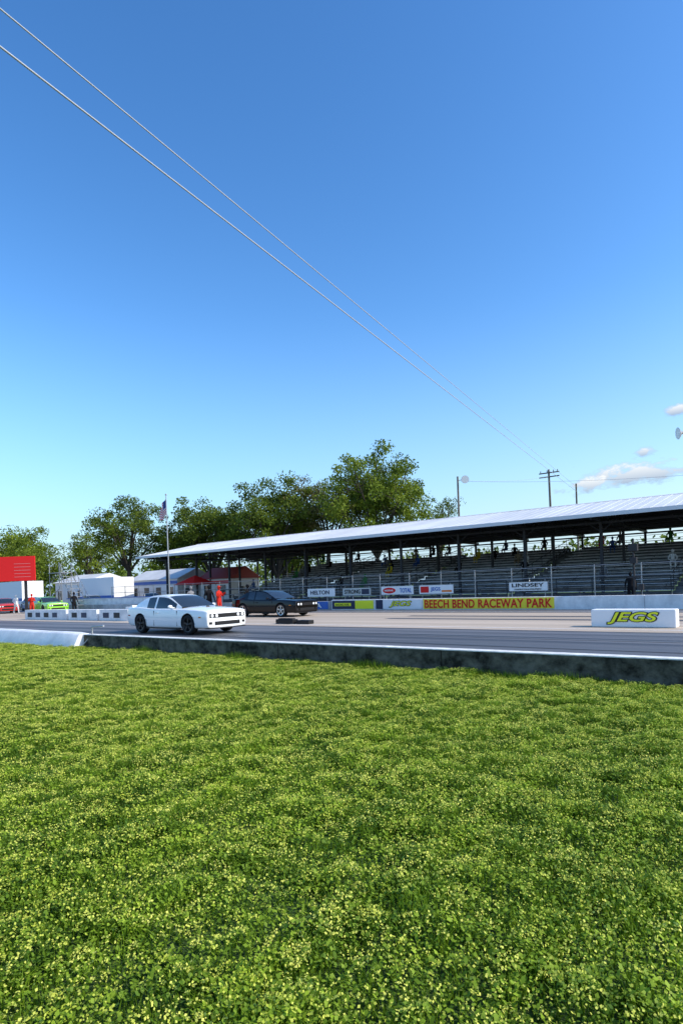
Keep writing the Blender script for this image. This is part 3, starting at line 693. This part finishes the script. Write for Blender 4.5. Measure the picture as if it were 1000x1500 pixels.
person('track_official',(-6.9,33.2,.25),math.radians(190),'stand',cl['black'],cl['denim'],hairm,6)
ks=['black','grey','denim','black','grey','khaki','blue','white','red','green','black','denim','orange','yellow']
for i in range(64):
    row=random.choice([13,13,13,13,12,12,11,10,9,8,7,6,5,4,3,2]); sct=random.choice(secs[:6]); x=random.uniform(sct[0]+.5,sct[1]-.5)
    y=37.6+row*.96; z=.95+row*.235
    person('spectator',(x,y+.66,z-.02),math.pi+random.uniform(-.4,.4),'sit',cl[random.choice(ks)],cl[random.choice(['denim','khaki','black','grey'])],random.choice([hairm,cl['white'],cl['black'],cl['red']]),random.randrange(3),1)

# ---------------------------------------------------------------- poles / lamps / flag
def flood(t,c,dirv,r=.32):
    c=Vector(c); d=Vector(dirv).normalized(); t.cyl(c,c+d*.28,.12,r,16,0); t.cyl(c+d*.281,c+d*.30,r*.96,r*.96,16,1); t.cyl(c-d*.2,c,.09,.12,10,0)
g=group('floodlight_pole',(-26.5,54,0)); t=MB(); t.cyl((-26.5,54,0),(-26.5,54,12.1),.13,.09,10,2); t.cyl((-26.5,54,11.7),(-25.9,54.2,11.75),.03); flood(t,(-25.85,54.2,11.75),(.5,-.8,-.15),.38)
t.build('pole_and_lamp',[mat('lamp_housing',(.3,.3,.3),.4,.5),mat('lamp_lens',(.6,.62,.62),.2),wood],g)
g=group('floodlight_pole',(-6.4,53,0)); t=MB(); t.cyl((-6.2,53,0),(-6.2,53,12.7),.13,.09,10,2); flood(t,(-7.0,52.9,12.65),(-.9,-.5,-.1),.46); t.cyl((-6.2,53,12.5),(-7.0,52.9,12.65),.03)
t.build('pole_and_lamp',[MATS['lamp_housing'],MATS['lamp_lens'],wood],g)
g=group('utility_pole',(-24.5,75.7,0)); t=MB(); t.cyl((-24.5,75.7,0),(-24.7,75.7,15.4),.17,.12,10)
for z in (14.9,14.4): t.box(-25.9,-23.4,75.6,75.72,z,z+.13)
for x in (-25.7,-24.9,-24.1,-23.6): t.cyl((x,75.66,15.03),(x,75.66,15.28),.05)
t.build('pole',[wood],g)
cab=mat('cable_sheath',(.36,.38,.42),.5)
def cable(name,p0,p1,r,sag=0,n=40,extra=None):
    g=group(name,p0); t=MB(); p0=Vector(p0);p1=Vector(p1); pts=[p0.lerp(p1,i/n)-Vector((0,0,4*sag*(i/n)*(1-i/n))) for i in range(n+1)]
    for i in range(n): t.cyl(pts[i],pts[i+1],r,n=6,caps=False)
    t.build('wire',[cab],g)
cable('overhead_wire',(-26.2,54.1,11.7),(-24.6,75.7,14.5),.012,.3)
cable('overhead_wire',(-26.2,54.1,11.6),(10,60,10.2),.012,.9)
D=Vector((-.194,1.111,.0387))
for (px_,py_,pz_),r in (((-8.26,3.75,9.69),.0115),((-8.27,3.74,9.18),.0145)):
    P=Vector((px_,py_,pz_)); cable('overhead_cable',P-D*14,P+D*60,r,0,12)
g=group('utility_pole',(-20,70.5,0)); t=MB(); t.cyl((-19.95,70.4,0),(-19.95,70.4,12.4),.12,.09,10); t.build('pole',[wood],g)
g=group('speaker_pole',(-6.4,31.6,.25)); t=MB(); t.cyl((-6.4,31.6,.2),(-6.4,31.6,3.6),.05,n=8)
t.box(-6.6,-6.2,31.45,31.75,3.0,3.35); t.box(-6.55,-6.25,31.45,31.7,2.4,2.7); t.box(-6.7,-6.1,31.55,31.62,1.7,1.78); t.cyl((-6.1,31.6,.3),(-6.1,31.6,1.3),.03); t.box(-6.2,-6.0,31.5,31.7,1.1,1.4,0)
t.build('pole',[darksteel],g,bevel=.01)
g=group('flag_pole',(-45.7,34,.2)); t=MB(); t.cyl((-45.7,34,.2),(-45.75,34,10.6),.07,.04,8); t.ball((-45.75,34,10.65),(.09,.09,.09)); t.build('pole',[steel],g)
t=MB(); nx,nz=14,13
def fp(i,j):
    u=i/nx; v=j/nz
    x=-45.75-.95*u*(1-.1*v); return (x*1.0, 34+.14*math.sin(u*9+v*2)*u, 10.3-1.35*v-.75*u+.12*math.sin(u*5+v*3)*u)
for i in range(nx):
    for j in range(nz):
        mi=2 if (i<6 and j<7) else (0 if j%2==0 else 1)
        t.add([fp(i,j),fp(i,j+1),fp(i+1,j+1),fp(i+1,j)],[(0,1,2,3)],mi,True)
t.build('flag',[mat('flag_red',(.55,.03,.04),.8),mat('flag_white',(.75,.75,.75),.8),mat('flag_blue',(.03,.05,.2),.8)],g)

# ---------------------------------------------------------------- left background
g=group('red_billboard',(-57.5,25,0)); 
p0=Vector((-61.5,22.2,0)); p1=Vector((-55.6,26.7,0)); dd=(p1-p0).normalized(); nn=Vector((dd.y,-dd.x,0)); L_=(p1-p0).length
Mb=Matrix((dd,-nn,Z)).transposed().to_4x4(); Mb.translation=p0
t=MB(); t.box(0,L_,0,.12,3.25,5.5,0,Mb)
for k in (1,L_-1): t.box(k-.1,k+.1,.13,.33,0,5.4,1,Mb)
for k in range(5): t.box(L_-1.9,L_-.4,-.01,-.002,3.6+k*.3,3.64+k*.3,3,Mb)
t.box(L_-4.9,L_-4.4,-.012,-.002,3.7,5.0,2,Mb); t.box(L_-5.4,L_-3.9,-.014,-.003,4.75,5.05,2,Mb)
t.build('board',[red,darksteel,wt,mat('faded_print',(.6,.2,.2),.6)],g)
g=group('steel_staircase',(-57,30,.25)); t=MB()
for k in range(9): t.box(-57.6+k*.35,-57.25+k*.35,30,31.2,4.0-k*.4,4.04-k*.4)
for y in (30,31.2):
    t.cyl((-57.6,y,4.0),(-54.3,y,.4),.04); t.cyl((-57.6,y,5.0),(-54.3,y,1.4),.03)
    for k in range(6): t.cyl((-57.5+k*.62,y,3.9-k*.7),(-57.5+k*.62,y,4.95-k*.7),.025)
for x in (-59.5,-57.6):
    for y in (30,31.2): t.cyl((x,y,.2),(x,y,5.0),.04)
for z in (1.5,3.0): t.cyl((-59.5,30,z),(-57.6,30,z+1),.03)
t.box(-59.6,-57.6,29.9,31.3,4.0,4.06); t.build('stairs',[steel],g)
def building(name,x0,x1,y0,y1,h,ridge,wallm,roofmm,windows=3,stripe=None):
    g=group(name,((x0+x1)/2,(y0+y1)/2,0)); t=MB(); t.box(x0,x1,y0,y1,0,h,0); t.build('walls',[wallm],g)
    t=MB(); ym=(y0+y1)/2; o=.3
    v=[(x0-o,y0-o,h),(x1+o,y0-o,h),(x1+o,ym,h+ridge),(x0-o,ym,h+ridge),(x0-o,y1+o,h),(x1+o,y1+o,h)]
    t.add(v,[(0,1,2,3),(3,2,5,4),(0,3,4),(1,5,2),(0,4,5,1)],0); t.build('roof',[roofmm],g)
    t=MB(); wdt=(x1-x0)/windows
    for k in range(windows): t.box(x0+wdt*(k+.25),x0+wdt*(k+.65),y0-.03,y0-.005,1.2,2.3,0)
    t.box(x1+.005,x1+.03,y0+1,y0+2,0,2.1,0)
    if stripe: t.box(x0,x1,y0-.04,y0-.005,h-.55,h-.2,1)
    t.build('windows_and_door',[glass,stripe or glass],g)
building('white_building',-74,-67,38,44,3.3,1.0,wt,roofm,3)
building('concession_building',-64,-55,42,47,3.2,1.2,wt,roofm,4,bluem)
building('concession_building',-53.5,-48.5,44,48,3.0,1.3,wt,mat('red_roof',(.45,.05,.03),.6),2,red)
def trailer(name,x,y,l,m1):
    g=group(name,(x,y,.25)); t=MB(); t.box(x,x+l,y,y+2.5,.9,3.6,0); t.box(x,x+l,y-.012,y-.003,1.3,1.6,3)
    t.build('box',[m1,rubber,rims,bluem],g,bevel=.06); t=MB()
    for k in (l*.5,l*.5+.9): t.lathe((x+k,y+.15,.65),[(.2,-.12),(.38,-.12),(.4,-.08),(.4,.08),(.38,.12),(.2,.12)],20,1); t.lathe((x+k,y+.15,.65),[(.2,-.12),(.0001,-.1)],16,2)
    t.box(x+l,x+l+1.2,y+1.2,y+1.3,.8,.9,1); t.build('axles_and_hitch',[m1,rubber,rims],g)
trailer('race_trailer',-66.5,37,7,wt); trailer('race_trailer',-30,58,8,wt); trailer('race_trailer',-80,33,8,wt)
g=group('canopy_tent',(-47,38,.25)); t=MB()
for x in (-48.4,-45.6):
    for y in (36.6,39.4): t.cyl((x,y,.2),(x,y,2.5),.03,mi=1)
v=[(-48.5,36.5,2.4),(-45.5,36.5,2.4),(-45.5,39.5,2.4),(-48.5,39.5,2.4),(-47,38,3.3)]
t.add(v,[(0,1,4),(1,2,4),(2,3,4),(3,0,4)],0); t.build('tent',[red,steel],g)

# ---------------------------------------------------------------- tyre smoke drifting in front of the stand
m=bpy.data.materials.new('smoke'); m.use_nodes=True; nt=m.node_tree; N=nt.nodes; L=nt.links
for n in list(N): N.remove(n)
out=N.new('ShaderNodeOutputMaterial'); vs_=N.new('ShaderNodeVolumeScatter'); vs_.inputs['Color'].default_value=(.9,.93,1,1); vs_.inputs['Anisotropy'].default_value=.3
tcn=N.new('ShaderNodeTexCoord'); nz_=N.new('ShaderNodeTexNoise'); nz_.inputs['Scale'].default_value=2.6; nz_.inputs['Detail'].default_value=3
L.new(tcn.outputs['Object'],nz_.inputs['Vector'])
ln=N.new('ShaderNodeVectorMath'); ln.operation='LENGTH'; L.new(tcn.outputs['Object'],ln.inputs[0])
def m2(op,a_,b_,cp=False):
    n=N.new('ShaderNodeMath'); n.operation=op; n.use_clamp=cp
    for i,q in enumerate((a_,b_)):
        if isinstance(q,(int,float)): n.inputs[i].default_value=q
        else: L.new(q,n.inputs[i])
    return n.outputs[0]
fall=m2('SUBTRACT',1.0,ln.outputs['Value'],True)
de=m2('MULTIPLY',m2('MULTIPLY',fall,m2('SUBTRACT',nz_.outputs['Fac'],.34,True)),.75)
L.new(de,vs_.inputs['Density']); L.new(vs_.outputs[0],out.inputs['Volume'])
t=MB(); t.ball((0,0,0),(1,1,1),0,24,14); o=t.build('tyre_smoke',[m]); o.location=(-33.5,32.5,2.1); o.scale=(5.5,3.2,1.75)
